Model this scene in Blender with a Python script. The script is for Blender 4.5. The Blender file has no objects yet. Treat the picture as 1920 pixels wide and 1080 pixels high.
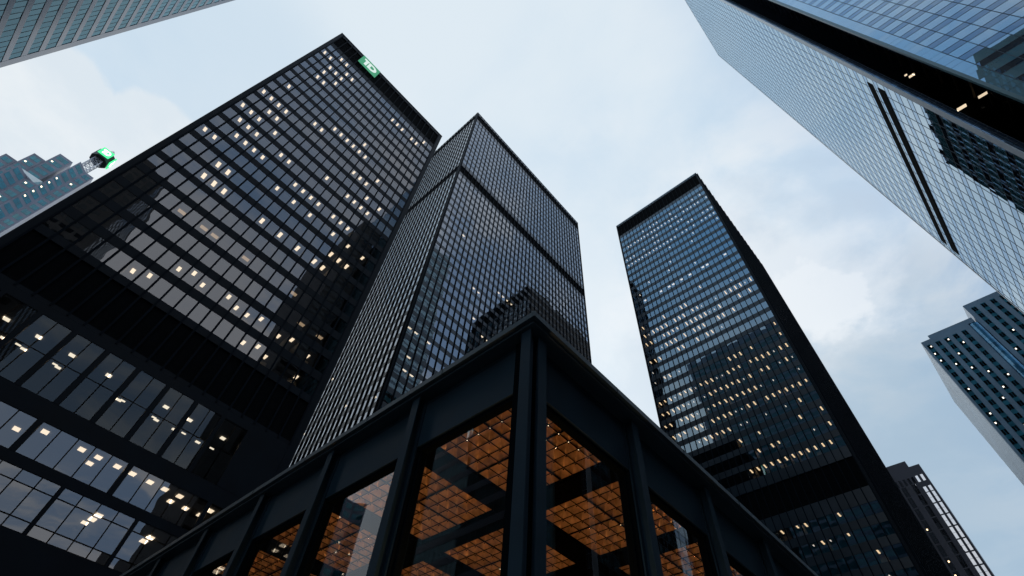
import bpy, math, random
from mathutils import Vector, Matrix

random.seed(7)
C = bpy.context.scene.collection
ZC = 1.65                      # eye height: levels below are measured from the eye, ground is z = 0
F_PX = 948.753
ROT = ((0.6637382554934279, -0.7459230764309481, 0.055229450860303106),
       (0.6206991331346502, 0.5080985062977084, -0.5971335646435655),
       (0.41735370409334427, 0.43062126276558504, 0.8002382231146785))
EYE = Vector((0, 0, ZC))

# ------------------------------------------------------------------ materials
def new_mat(name):
    m = bpy.data.materials.new(name); m.use_nodes = True
    nt = m.node_tree; nt.nodes.clear()
    return m, nt, nt.nodes.new('ShaderNodeOutputMaterial')

def noise_col(nt, c0, c1, scale, detail=4, lo=.35, hi=.65, stretch=None):
    g = nt.nodes.new('ShaderNodeNewGeometry')
    src = g.outputs['Position']
    if stretch:
        mp = nt.nodes.new('ShaderNodeMapping'); mp.inputs['Scale'].default_value = stretch
        nt.links.new(src, mp.inputs['Vector']); src = mp.outputs['Vector']
    n = nt.nodes.new('ShaderNodeTexNoise'); n.inputs['Scale'].default_value = scale; n.inputs['Detail'].default_value = detail
    nt.links.new(src, n.inputs['Vector'])
    r = nt.nodes.new('ShaderNodeValToRGB')
    r.color_ramp.elements[0].position = lo; r.color_ramp.elements[1].position = hi
    r.color_ramp.elements[0].color = (*c0, 1); r.color_ramp.elements[1].color = (*c1, 1)
    nt.links.new(n.outputs['Fac'], r.inputs['Fac'])
    return r.outputs['Color'], n.outputs['Fac']

def paint(name, c, rough=.45, spec=.5, var=.25, scale=.6, metallic=0, bump=0, stretch=None):
    m, nt, out = new_mat(name)
    p = nt.nodes.new('ShaderNodeBsdfPrincipled')
    c0 = tuple(x*(1-var) for x in c); c1 = tuple(min(1, x*(1+var)) for x in c)
    col, fac = noise_col(nt, c0, c1, scale, stretch=stretch)
    nt.links.new(col, p.inputs['Base Color'])
    rr = nt.nodes.new('ShaderNodeMapRange'); rr.inputs['To Min'].default_value = rough*.8; rr.inputs['To Max'].default_value = min(1, rough*1.25)
    nt.links.new(fac, rr.inputs['Value']); nt.links.new(rr.outputs['Result'], p.inputs['Roughness'])
    p.inputs['Specular IOR Level'].default_value = spec; p.inputs['Metallic'].default_value = metallic
    if bump:
        b = nt.nodes.new('ShaderNodeBump'); b.inputs['Strength'].default_value = bump; b.inputs['Distance'].default_value = .02
        nt.links.new(fac, b.inputs['Height']); nt.links.new(b.outputs['Normal'], p.inputs['Normal'])
    nt.links.new(p.outputs['BSDF'], out.inputs['Surface'])
    return m

def schlick(nt, f0, power=5.0, normal=None):
    lw = nt.nodes.new('ShaderNodeLayerWeight'); lw.inputs['Blend'].default_value = .5
    if normal: nt.links.new(normal, lw.inputs['Normal'])
    pw = nt.nodes.new('ShaderNodeMath'); pw.operation = 'POWER'; pw.inputs[1].default_value = power
    nt.links.new(lw.outputs['Facing'], pw.inputs[0])
    ma = nt.nodes.new('ShaderNodeMath'); ma.operation = 'MULTIPLY_ADD'; ma.inputs[1].default_value = 1-f0; ma.inputs[2].default_value = f0
    nt.links.new(pw.outputs[0], ma.inputs[0])
    return ma.outputs[0]

def ripple(nt, scale, dist):
    g = nt.nodes.new('ShaderNodeNewGeometry')
    n = nt.nodes.new('ShaderNodeTexNoise'); n.inputs['Scale'].default_value = scale; n.inputs['Detail'].default_value = 1
    nt.links.new(g.outputs['Position'], n.inputs['Vector'])
    b = nt.nodes.new('ShaderNodeBump'); b.inputs['Strength'].default_value = 1; b.inputs['Distance'].default_value = dist
    nt.links.new(n.outputs['Fac'], b.inputs['Height'])
    return b.outputs['Normal']

def glass(name, f0, refl, body, clear=True, rough=0.0, wave=(.45, .006), var=None, power=5.0):
    """window glass: mirror reflection over either a tinted see-through pane or an opaque backed pane"""
    m, nt, out = new_mat(name)
    nrm = ripple(nt, *wave) if wave else None
    gl = nt.nodes.new('ShaderNodeBsdfGlossy'); gl.inputs['Color'].default_value = (*refl, 1); gl.inputs['Roughness'].default_value = rough
    if nrm: nt.links.new(nrm, gl.inputs['Normal'])
    if clear:
        b = nt.nodes.new('ShaderNodeBsdfTransparent'); b.inputs['Color'].default_value = (*body, 1)
    else:
        b = nt.nodes.new('ShaderNodeBsdfDiffuse')
        v = var or .15
        col, _ = noise_col(nt, tuple(x*(1-v) for x in body), tuple(x*(1+v) for x in body), .35)
        nt.links.new(col, b.inputs['Color'])
    mx = nt.nodes.new('ShaderNodeMixShader')
    nt.links.new(schlick(nt, f0, power), mx.inputs['Fac'])
    nt.links.new(b.outputs[0], mx.inputs[1]); nt.links.new(gl.outputs[0], mx.inputs[2])
    nt.links.new(mx.outputs[0], out.inputs['Surface'])
    return m

def lamp_mat(name, c, s, sample='NONE'):
    m, nt, out = new_mat(name)
    e = nt.nodes.new('ShaderNodeEmission'); e.inputs['Color'].default_value = (*c, 1); e.inputs['Strength'].default_value = s
    nt.links.new(e.outputs[0], out.inputs['Surface'])
    m.cycles.emission_sampling = sample
    return m

M = dict(
    steel=paint('black_painted_steel', (.0042, .0080, .0130), .50, .09, .2, .35),
    pav=paint('graphite_painted_steel', (.0098, .0238, .0375), .50, .14, .12, 1.3, bump=.05),
    pavcap=paint('sky_lightened_roof_edge', (.026, .046, .062), .38, .45, .15, 1.0),  # base lightened to carry some of the sky reflected along the edge
    pavdark=paint('dark_gasket', (.003, .0045, .006), .7, .0, .1, 1.0),
    louver=paint('black_louvre', (.0025, .0035, .0045), .9, .05, .3, .8),
    inside=paint('dim_interior', (.035, .034, .034), .9, .1, .4, .15),
    glow_partition=paint('pale_glow_partition', (.42, .39, .34), .9, .1, .15, .6),
    ceiling=paint('office_ceiling_tile', (.16, .155, .15), .9, .1, .15, .5),
    glassA=glass('bronze_tinted_glass', .155, (.94, .96, 1.0), (.36, .36, .36)),
    glassP=glass('clear_lobby_glass', .085, (.95, .97, 1.0), (.80, .80, .80), wave=(.25, .002)),
    glassB=glass('grey_blue_tower_glass', .27, (.86, .92, 1.0), (.34, .35, .36)),
    glassC=glass('blue_tower_glass', .215, (.66, .86, 1.0), (.36, .36, .36)),
    steelB=paint('blue_grey_spandrel_plate', (.014, .021, .032), .32, .55, .2, .3),
    steelC=paint('navy_spandrel_plate', (.007, .017, .028), .32, .38, .2, .3),
    mullion=paint('black_mullion_steel', (.0038, .0075, .0125), .60, .04, .2, .35),
    glassH=glass('dark_hall_glass', .05, (.80, .92, 1.0), (.30, .33, .36), wave=(.25, .003)),
    lamp=lamp_mat('ceiling_lamp_glow', (1.0, .80, .56), 3.2, 'AUTO'),
    lampdim=lamp_mat('dim_lamp_glow', (1.0, .70, .42), .9),
    lampgold=lamp_mat('golden_lamp_glow', (1.0, .72, .42), 3.0, 'AUTO'),
    lampcool=lamp_mat('cool_lamp_glow', (1.0, .90, .78), 2.4),
    coffer=paint('amber_coffer_panel', (.40, .205, .082), .55, .25, .3, 2.2, stretch=(3, 3, 1)),
    bar=paint('dark_ceiling_bar', (.0016, .0016, .0018), .8, .0, .2, 2),
    dot=lamp_mat('hidden_uplight_glow', (1.0, .61, .27), 150, 'AUTO'),
    dotlow=lamp_mat('lobby_bulb_glow', (1.0, .76, .48), 5),
    granite=paint('grey_granite_paving', (.16, .16, .165), .6, .4, .3, 3),
    asphalt=paint('asphalt', (.05, .05, .052), .9, .2, .3, 2),
    earth=paint('city_ground', (.07, .07, .07), .95, .2, .3, .02),
    kerb=paint('concrete_kerb', (.3, .3, .29), .85, .2, .2, 1),
    line=paint('worn_road_paint', (.6, .6, .58), .8, .2, .3, 4),
    fcpspan=glass('white_backed_spandrel_glass', .31, (.70, .84, .95), (.07, .22, .285), False, 0, (.3, .0016), .12, 2.8),
    fcpwin=glass('grey_vision_glass', .06, (.56, .74, .93), (.010, .012, .015), False, 0, (.3, .0016), None, 2.0),
    fcpstrip=glass('blue_strip_glass', .22, (.55, .72, .95), (.02, .03, .05), False, 0, None),
    fcptrim=paint('pale_metal_corner_trim', (.48, .57, .66), .35, .5, .06, .2),
    fcpedge=paint('teal_glass_edge', (.06, .15, .17), .3, .5, .1, .2),
    joint=paint('dark_joint', (.06, .09, .12), .6, .3, .2, .5),
    black=glass('black_recess_glass', .02, (.14, .16, .19), (.30, .30, .30), True, 0, None),
    ccwspan=paint('stainless_steel_spandrel', (.105, .16, .24), .45, .4, .10, .12, metallic=.1),
    ccwwin=glass('teal_ribbon_glass', .085, (.58, .88, 1.0), (.022, .095, .130), False, 0, (.3, .005), .3),
    bcewall=paint('mauve_grey_granite', (.27, .30, .37), .55, .4, .2, .2),
    bcewin=glass('deep_teal_glass', .16, (.45, .85, .95), (.012, .13, .17), False, 0, (.3, .006), .5),
    bcepale=glass('pale_facet_glass', .35, (.85, .95, 1), (.32, .38, .42), False, 0, None),
    frwall=paint('blue_grey_granite', (.13, .23, .33), .5, .45, .15, .1),
    frpale=paint('glow_lit_panel', (.62, .72, .80), .5, .4, .05, .1),
    frwin=glass('dark_granite_window', .05, (.5, .7, .8), (.005, .010, .014), False, 0, (.3, .006), .5),
    frspan=glass('teal_strip_panel', .12, (.4, .7, .85), (.03, .15, .22), False, 0, (.3, .006), .3),
    frblue=glass('bright_blue_glass', .16, (.38, .70, 1.0), (.05, .20, .36), False, 0, (.3, .01), .5),
    dwall=paint('dark_plum_granite', (.040, .042, .058), .5, .4, .15, .15),
    dwin=glass('mirror_office_glass', .7, (.98, .97, 1.0), (.02, .02, .02), False, 0, (.5, .003)),
    stone=paint('grey_stone_cladding', (.10, .10, .105), .8, .3, .2, .1),
    stonewin=glass('dark_ribbon_glass', .06, (.7, .8, .9), (.01, .012, .014), False, 0, None),
    green=lamp_mat('green_sign_face', (.085, .36, .21), .95),
    signwhite=lamp_mat('white_sign_letters', (.80, .95, .92), .92),
    greenglow=lamp_mat('lit_green_sign_face', (.10, 1.0, .38), 1.15),
    whiteglow=lamp_mat('lit_white_sign_letters', (.95, 1.0, .92), 2.2),
    mastmetal=paint('pale_mast_steel', (.42, .46, .52), .4, .5, .1, 1, metallic=.3),
    signdark=paint('dark_green_sign_casing', (.006, .016, .012), .5, .4, .2, .5),
    bronze=paint('bronze_brace', (.10, .075, .05), .5, .4, .2, 1),
)

# ------------------------------------------------------------------ mesh helpers
class MB:
    def __init__(s): s.v = []; s.f = []; s.mi = []
    def quad(s, a, b, c, d, mi=0):
        i = len(s.v); s.v += [tuple(a), tuple(b), tuple(c), tuple(d)]; s.f.append((i, i+1, i+2, i+3)); s.mi.append(mi)
    def tri(s, a, b, c, mi=0):
        i = len(s.v); s.v += [tuple(a), tuple(b), tuple(c)]; s.f.append((i, i+1, i+2)); s.mi.append(mi)
    def hexa(s, p, mi=0):      # p: 4 bottom (ccw from above), 4 top
        i = len(s.v); s.v += [tuple(q) for q in p]
        for f in ((0, 3, 2, 1), (4, 5, 6, 7), (0, 1, 5, 4), (1, 2, 6, 5), (2, 3, 7, 6), (3, 0, 4, 7)):
            s.f.append(tuple(i+k for k in f)); s.mi.append(mi)
    def box(s, x0, x1, y0, y1, z0, z1, mi=0):
        s.hexa([(x0, y0, z0), (x1, y0, z0), (x1, y1, z0), (x0, y1, z0), (x0, y0, z1), (x1, y0, z1), (x1, y1, z1), (x0, y1, z1)], mi)
    def prism(s, pts, z0, z1, mi=0, cap=True):
        n = len(pts); i = len(s.v)
        s.v += [(x, y, z0) for x, y in pts] + [(x, y, z1) for x, y in pts]
        for k in range(n):
            j = (k+1) % n; s.f.append((i+k, i+j, i+n+j, i+n+k)); s.mi.append(mi)
        if cap:
            s.f.append(tuple(i+n+k for k in range(n))); s.mi.append(mi)
            s.f.append(tuple(i+n-1-k for k in range(n))); s.mi.append(mi)
    def bar(s, a, b, r, mi=0):
        a = Vector(a); b = Vector(b); d = (b-a).normalized()
        u = d.orthogonal().normalized()*r; w = d.cross(u).normalized()*r
        s.hexa([a+u, a+w, a-u, a-w, b+u, b+w, b-u, b-w], mi)
    def build(s, name, mats, parent=None, smooth=False):
        me = bpy.data.meshes.new(name)
        off = parent['_o'] if parent is not None else (0, 0, 0)
        me.from_pydata([(x-off[0], y-off[1], z-off[2]) for x, y, z in s.v], [], s.f)
        for m in (mats if isinstance(mats, (list, tuple)) else [mats]): me.materials.append(m)
        me.polygons.foreach_set('material_index', s.mi)
        me.update()
        o = bpy.data.objects.new(name, me); C.objects.link(o)
        if parent is not None:
            o.parent = parent; OFF[o.name] = off; o['_o'] = off
        return o
OFF = {}

class Face:
    """a wall plane: o = lower corner, u = direction along the wall, n = outward normal"""
    def __init__(s, o, u, n, w): s.o = o; s.u = u; s.n = n; s.w = w
    def p(s, u, n, z): return (s.o[0]+s.u[0]*u+s.n[0]*n, s.o[1]+s.u[1]*u+s.n[1]*n, z)
    def obox(s, mb, u0, u1, n0, n1, z0, z1, mi=0):
        q = [s.p(u0, n0, z0), s.p(u1, n0, z0), s.p(u1, n1, z0), s.p(u0, n1, z0)]
        area = sum(q[k][0]*q[(k+1) % 4][1]-q[(k+1) % 4][0]*q[k][1] for k in range(4))
        if area < 0: q = q[::-1]
        mb.hexa(q+[(x, y, z1) for x, y, _ in q], mi)
    def pane(s, mb, u0, u1, n, z0, z1, mi=0, tilt=.006):
        a, b = random.gauss(0, tilt), random.gauss(0, tilt)
        q = [s.p(u0, n-a-b, z0), s.p(u1, n+a-b, z0), s.p(u1, n+a+b, z1), s.p(u0, n-a+b, z1)]
        cr = s.u[0]*s.n[1]-s.u[1]*s.n[0]
        mb.quad(*(q if cr < 0 else q[::-1]), mi)

def root(name, label, cat, loc, group=None):
    o = bpy.data.objects.new(name, None); C.objects.link(o)
    o.location = loc; o['label'] = label; o['category'] = cat; o['_o'] = tuple(loc)
    if group: o['group'] = group
    return o

# ------------------------------------------------------------------ what the camera sees (to rank repeated parts)
BLOCK = []     # (name, xmin, xmax, ymin, ymax, ztop)
def project(p):
    d = Vector(p)-EYE
    c = [sum(ROT[i][k]*d[k] for k in range(3)) for i in range(3)]
    if c[2] < .1: return None
    return 960+F_PX*c[0]/c[2], 540+F_PX*c[1]/c[2]
def hidden(p, skip):
    d = Vector(p)-EYE
    for nm, x0, x1, y0, y1, zt in BLOCK:
        if nm == skip: continue
        t0, t1 = 0.0, .985
        for o_, dd, lo, hi in ((0, d.x, x0, x1), (0, d.y, y0, y1), (ZC, d.z, 0, zt)):
            if abs(dd) < 1e-9:
                if o_ < lo or o_ > hi: t1 = -1
                continue
            a, b = (lo-o_)/dd, (hi-o_)/dd
            if a > b: a, b = b, a
            t0 = max(t0, a); t1 = min(t1, b)
        if t0 < t1: return True
    return False
def seen_area(mb, skip):
    a = 0
    for f in mb.f:
        q = [mb.v[i] for i in f]
        c = [sum(v[k] for v in q)/len(q) for k in range(3)]
        pr = [project(v) for v in q]; pc = project(c)
        if None in pr or pc is None: continue
        if not (0 < pc[0] < 1920 and 0 < pc[1] < 1080) or hidden(c, skip): continue
        a += abs(sum(pr[k][0]*pr[(k+1) % len(pr)][1]-pr[(k+1) % len(pr)][0]*pr[k][1] for k in range(len(pr))))/2
    return a
def build_repeats(units, name, mats, parent, skip, most=100):
    """the largest in the picture as parts of their own, the rest as one part"""
    units = [m for m in units if m.f]
    sc = [(seen_area(m, skip), i) for i, m in enumerate(units)]
    if len(units) <= most: order = list(range(len(units))); top = set(order)
    else: top = set(i for _, i in sorted(sc, key=lambda t: (-t[0], t[1]))[:most])
    rest = MB()
    for i, m in enumerate(units):
        if i in top: m.build(name, mats, parent)
        else:
            b = len(rest.v); rest.v += m.v; rest.f += [tuple(b+k for k in f) for f in m.f]; rest.mi += m.mi
    if rest.f:
        o = rest.build(name, mats, parent); o['kind'] = 'stuff'

# ------------------------------------------------------------------ dark curtain-wall towers
def levels(z_first, pitch, count, h):   # z of window sills from the top row down, measured from the eye
    return [(z_first-k*pitch+ZC, z_first-k*pitch+h+ZC) for k in range(count)]

def dark_tower(t, skip, foot, faces, ztop, louvers, rows_of, mull, proj, lit, glassmat, plate='steel', plain=(), inset=.5, zbase=0.0, extra=()):
    x0, x1, y0, y1 = foot
    wall = MB(); span = MB(); lou = {k: MB() for k in louvers}
    wins, lamps, mulls, parts = [], [], [], []
    prng = random.Random(21)
    for fi, (f, lines) in enumerate(faces):
        rows = rows_of[fi]
        zs = sorted([(a, b, 'w', r) for r, (a, b) in enumerate(rows)]+[(a+ZC, b+ZC, 'l', -1) for a, b in louvers])
        ua, ub = lines[0], lines[-1]
        z = zbase
        for a, b, k, r in zs:
            f.obox(span, ua, ub, -.34, 0, z, a); z = b
            if k == 'l':
                f.obox(lou[min(louvers, key=lambda q: abs(q[0]+ZC-a))], ua, ub, -.34, -.20, a+.002, b-.002)
            else:
                for c in range(len(lines)-1):
                    u0, u1 = lines[c]+mull/2, lines[c+1]-mull/2
                    m = MB(); f.pane(m, u0, u1, -.045, a, b, 0, .0028); wins.append(m)
                    L = lit(fi, r, c) if lit else None
                    if L:
                        kind, sx, sy, off = L
                        m = MB(); uc = (u0+u1)/2+off[0]
                        f.obox(m, uc-sx/2, uc+sx/2, -(off[1]+sy), -off[1], b-.03, b+.05, kind); lamps.append(m)
                        if prng.random() < .6:  # partitions added beside lit lamps to catch a warm glow
                            ue = u1+mull/2-.03 if prng.random() < .5 else u0-mull/2-.03
                            m = MB(); f.obox(m, ue, ue+.06, -2.6, -.36, a-.9, b+.055); parts.append(m)
                        if prng.random() < .45:
                            m = MB(); f.obox(m, u0, u1, -2.72, -2.62, a-.9, b+.055); parts.append(m)
        f.obox(span, ua, ub, -.34, 0, z, ztop-.004)
        f.obox(wall, -.0, ua-.001, -.35, .03, .0, ztop-.008-.004*fi)
        f.obox(wall, ub+.001, f.w, -.35, .03, .0, ztop-.008-.004*fi)
        pj = proj[fi]
        for u in lines:
            m = MB(); f.obox(m, u-mull*(.3 if pj < .3 else .5), u+mull*(.3 if pj < .3 else .5), -.16, pj-.03, zbase+.1, ztop-.02)
            f.obox(m, u-mull/2, u+mull/2, pj-.03, pj, zbase+.1, ztop-.02); mulls.append(m)
    wall.box(x0+.36, x1-.36, y0+.36, y1-.36, ztop-.6, ztop-.2)
    for f in plain: f.obox(wall, .04, f.w-.04, -.30, 0, 0, ztop-.05)
    wall.build('wall', M['steel'], t); span.build('spandrel', M[plate], t); [q.build('louvre_band', M['louver'], t) for q in lou.values()]
    inn = MB(); allrows = sorted(set(b for rr in rows_of for a, b in rr) | set(extra))
    for b in allrows: inn.box(x0+inset, x1-inset, y0+inset, y1-inset, b+.06, b+.4, 1)
    d = min(6.5, .3*(x1-x0), .3*(y1-y0)); inn.box(x0+d, x1-d, y0+d, y1-d, 0, ztop-1, 0)
    inn.build('interior', [M['inside'], M['ceiling']], t)
    build_repeats(parts, 'glow_partition', M['glow_partition'], t, skip)
    build_repeats(wins, 'window', glassmat, t, skip)
    build_repeats(lamps, 'ceiling_lamp', [M['lamp'], M['lampdim'], M['lampcool'], M['lampgold']], t, skip)
    build_repeats(mulls, 'mullion', M['mullion'], t, skip)

# letters of the bank sign: T with a long bar running into the D
def sign_letters(mb, f, u0, z0, w, h, n):
    def rect(a, b, c, d): f.obox(mb, u0+a*w, u0+b*w, n, n+.06, z0+c*h, z0+d*h)
    rect(.14, .40, .66, .82); rect(.24, .37, .18, .655)              # T
    rect(.42, .55, .18, .82)                                          # stem of the D
    N = 14; pts = []
    for k in range(N+1):
        a = math.pi/2-math.pi*k/N
        pts.append((.62+.26*math.cos(a), .50+.32*math.sin(a), .62+.125*math.cos(a), .50+.16*math.sin(a)))
    def P(a, c, nn): return f.p(u0+a*w, nn, z0+c*h)
    loops = [((.555, .82), (.555, .66))]+[((a, b), (c, d)) for a, b, c, d in pts]+[((.555, .18), (.555, .34))]
    for (o0, i0), (o1, i1) in zip(loops, loops[1:]):
        for nn in (n+.06,):
            mb.quad(P(*o0, nn), P(*o1, nn), P(*i1, nn), P(*i0, nn))
        mb.quad(P(*o0, n), P(*o1, n), P(*o1, n+.06), P(*o0, n+.06))

BLOCK += [('pav', 4.9, 49, 4.35, 49, 8.0+ZC), ('A', -14.25, 19.2, 51.2, 97, 130.2+ZC), ('B', 34.8, 106.5, 67.4, 104, 222+ZC),
          ('C', 98.5, 152.3, 8.5, 44.2, 182.3+ZC), ('F', 53.4, 100, -70, -26.6, 272+ZC), ('F', 48.9, 90, -95, -29.4, 272+ZC),
          ('W', -80, -44, 15, 80.9, 239), ('R', 194, 236, -75, -22.2, 148)]

# ---- A: the near tower on the left with the bank sign
LIT_A = {(-1, 18), (-1, 20), (0, 5), (0, 6), (0, 14), (0, 15), (0, 16), (0, 19), (1, 7), (1, 8), (1, 9), (1, 11), (1, 12), (1, 13), (1, 14), (1, 16), (1, 17), (1, 19), (5, 3), (5, 4), (5, 5), (5, 9), (5, 11), (5, 13), (5, 15), (5, 16), (6, 3), (6, 4), (6, 16), (6, 17), (6, 18), (7, 0), (7, 1), (7, 8), (7, 10), (7, 12), (7, 15), (7, 17), (7, 19), (8, 2), (8, 3), (8, 4), (8, 5), (8, 9), (8, 10), (8, 11), (8, 12), (8, 14), (8, 15), (8, 16), (9, 1), (9, 2), (9, 3), (9, 6), (9, 7), (10, 0), (10, 1), (10, 2), (10, 4), (10, 11), (10, 14), (10, 15), (10, 16), (10, 17), (11, 2), (11, 3), (11, 16), (11, 18), (12, 0), (12, 1), (12, 2), (12, 3), (12, 13), (12, 14), (12, 15), (13, 6), (13, 7), (13, 16), (14, 1), (14, 8), (14, 9), (14, 10), (14, 11), (14, 12), (14, 13), (15, 12), (17, 2), (17, 3), (18, 2), (18, 4), (19, 2), (19, 3), (19, 4), (20, 0), (20, 1), (20, 4), (20, 5), (20, 13), (20, 14), (20, 15), (20, 17), (20, 18), (21, 2), (21, 3), (21, 19)}
GLOW_A = {(3, 6), (3, 7), (3, 10), (3, 15), (2, 17), (2, 19), (3, 4)}

def tower_a():
    t = root('office_tower', 'black steel office tower at left with a green lettered sign on its roof edge', 'tower', (2.5, 65, 0), 'black steel office towers')
    X0, X1, Y0, Y1 = -14.25, 18.75, 51.2, 97.7
    north = Face((X0, Y0), (1, 0), (0, -1), X1-X0)
    lines = [-13.53-X0+1.49*k for k in range(22)]
    sills = [(39.90+3.719*r+ZC, 42.38+3.719*r+ZC) for r in range(22)]
    east = Face((X0, Y0), (0, 1), (-1, 0), Y1-Y0)
    lw = [.90+1.49*k for k in range(31)]
    plain = (Face((X1, Y0), (0, 1), (1, 0), Y1-Y0), Face((X0, Y1), (1, 0), (0, 1), X1-X0))
    def lit(fi, r, c):
        if fi: return None
        if (r, c) in LIT_A:
            if r >= 2: return (0, .38 if r > 6 else .44, .75 if r > 6 else .95, (-.12, .30 if r > 6 else .70))
            return (0, .36, .75, (-.15, 1.35 if (r+c) % 3 else .5))
        if (r, c) in GLOW_A: return (1, .9, .5, (0, 1.3))
        return None
    dark_tower(t, 'A', (X0, X1, Y0, Y1), [(north, lines), (east, lw)], 130.2+ZC, [(122.3, 128.9), (33.4, 38.9)], [sills, sills], .21, (.06, .06), lit, M['glassA'], 'steel', plain, zbase=32.95+ZC, extra=(32.05+ZC, 24.15+ZC, 20.5+ZC))
    # tall banking-floor windows near the street, in front of the plain lower wall
    wall = MB(); panes = []; panes2 = []; lamps = []
    def band(z0, z1, cols, trans, fine, pw):
        for (u0, u1) in cols:
            zz = [z0]+trans+[z1]; uu = [u0]+[u0+(u1-u0)*k/fine for k in range(1, fine)]+[u1]
            for a, b in zip(uu, uu[1:]):
                for c, d in zip(zz, zz[1:]):
                    m = MB(); north.pane(m, a+.05, b-.05, -.04, c+.05+ZC, d-.05+ZC, 0, .005); (panes if z0 > 25 else panes2).append(m)
    big = [(-4.42-2.98*k-X0, -1.85-2.98*k-X0) for k in range(3, -6, -1)]
    big = [(max(.7, a), b) for a, b in big if b < 32.4 and b > 1.2]
    band(25.75, 32.05, big, [28.95], 2, .46)
    row2 = [(-1.55+7.45*k-X0+.2, -1.55+7.45*(k+1)-X0-.2) for k in range(-2, 3)]
    row2 = [(max(.7, a), min(b, 32.2)) for a, b in row2 if b > 1.5]
    band(21.3, 24.15, row2, [], 5, .4)
    row3 = [(-3.05+5.96*k-X0+.12, -3.05+5.96*(k+1)-X0-.12) for k in range(-2, 4)]
    row3 = [(max(.7, a), min(b, 32.2)) for a, b in row3 if b > 1.5 and a < 31]
    band(16.7, 20.5, row3, [17.5, 19.6], 4, .3)
    # slabs between the bands
    for z0, z1 in ((0-ZC, 16.7), (20.5, 21.3), (24.15, 25.75), (32.05, 32.94)):
        north.obox(wall, .725, 32.00, -.34, 0, z0+ZC, z1+ZC)
    for z0, z1, cols in ((25.75, 32.05, big), (21.3, 24.15, row2), (16.7, 20.5, row3)):
        edges = [.73]+[e for c in cols for e in c]+[31.99]
        for a, b in zip(edges[::2], edges[1::2]):
            if b-a > .02: north.obox(wall, a, b, -.33, .02, z0+ZC+.001, z1+ZC-.001)
    for f in (east,): f.obox(wall, .1, f.w-.1, -.34, 0, 0, 32.94+ZC)
    wall.build('wall', M['steel'], t)
    build_repeats(panes2, 'office_window', M['glassA'], t, 'A')
    build_repeats(panes, 'banking_hall_window', M['glassH'], t, 'A')
    rng = random.Random(4)
    def panel(x, d, zc, sx, sy, k=0):
        m = MB(); m.box(x-sx/2, x+sx/2, Y0+d, Y0+d+sy, zc-.05+ZC, zc+.03+ZC, k); lamps.append(m)
    for k in range(-8, 14):                                  # second band: one or two square panels behind each pane
        x = -1.55+1.49*k+.75
        if rng.random() < .72: panel(x+rng.uniform(-.1, .1), 1.15, 24.15, .52, .62)
        if rng.random() < .55: panel(x-.2, 2.75, 24.15, .5, .6)
    for k in range(-8, 12):                                  # lowest band: pairs of panels
        x = -3.05+1.49*k+.6
        if rng.random() < .62:
            panel(x, 1.9, 20.5, .55, .62); panel(x-.08, 3.0, 20.5, .55, .7)
            if rng.random() < .4: panel(x-.25, 4.3, 20.5, .5, .5)
    for k in range(-4, 6):                                   # tall hall: a few small downlights
        x = -4.42+2.98*k
        if rng.random() < .85: panel(x+.55, .5, 28.95, .42, .14)
        if rng.random() < .65: panel(x+1.2+rng.uniform(-.5, .5), 3.2, 32.05, .5, .45)
        if rng.random() < .6: panel(x+.4+rng.uniform(-.3, 1.2), 6.2, 32.05, .5, .3)
    # the hall behind those windows
    hall = MB()
    hall.build('interior', M['inside'], t) if hall.f else None
    build_repeats(lamps, 'ceiling_panel', [M['lamp'], M['lampdim']], t, 'A', 100)
    sg = MB(); north.obox(sg, -7.55-X0, -2.52-X0, .12, .30, 125.05+ZC, 130.0+ZC)
    s = sg.build('sign', M['green'], t)
    lt = MB(); sign_letters(lt, north, -7.55-X0, 125.05+ZC, 5.03, 4.95, .30); lt.build('letters', M['signwhite'], s)
    cap = MB(); cap.box(X0-.05, X1+.05, Y0-.05, Y1, 130.2+ZC, 130.5+ZC); cap.build('roof', M['steel'], t)
    return t

# ---- B: the tallest black tower, its corner facing the viewer
def tower_b():
    t = root('office_tower', 'tallest black office tower, in the middle, with one dark louvre band round its upper storeys', 'tower', (70, 86, 0), 'black steel office towers')
    X0, X1, Y0, Y1 = 34.8, 106.5, 67.4, 104.4
    north = Face((X0, Y0), (1, 0), (0, -1), X1-X0); east = Face((X0, Y0), (0, 1), (-1, 0), Y1-Y0)
    ln = [.55+1.857*k for k in range(39)]; le = [.55+1.857*k for k in range(20)]
    P = 3.728
    up = levels(209.9, P, 12, 2.45); lo = levels(156.9, P, 40, 2.45)
    rows = [r for r in up if r[0] > 166.4+ZC]+lo
    rng = random.Random(11); run = {}
    for r in range(len(rows)):
        k = r-len(up)
        p = .0 if k < 7 else (.035 if k < 20 else .055)
        for c in range(38):
            if rng.random() < p*(1.6 if c < 14 else .5):
                for j in range(rng.choice((1, 1, 2, 4))): run[(0, r, c+j)] = 1
        for c in range(19):
            if k > 20 and rng.random() < .03: run[(1, r, c)] = 1
    def lit(fi, r, c):
        if (fi, r, c) in run: return (0, .95, .40, (0, .35))
    dark_tower(t, 'B', (X0, X1, Y0, Y1), [(north, ln), (east, le)], 221.8+ZC, [(214.9, 220.3), (161.2, 166.2)], [rows, rows], .20, (.20, .20), lit, M['glassB'], 'steelB', (Face((X1, Y0), (0, 1), (1, 0), Y1-Y0), Face((X0, Y1), (1, 0), (0, 1), X1-X0)))
    cap = MB(); cap.box(X0-.06, X1+.06, Y0-.06, Y1, 221.8+ZC, 222.2+ZC); cap.build('roof', M['steel'], t)

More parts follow.
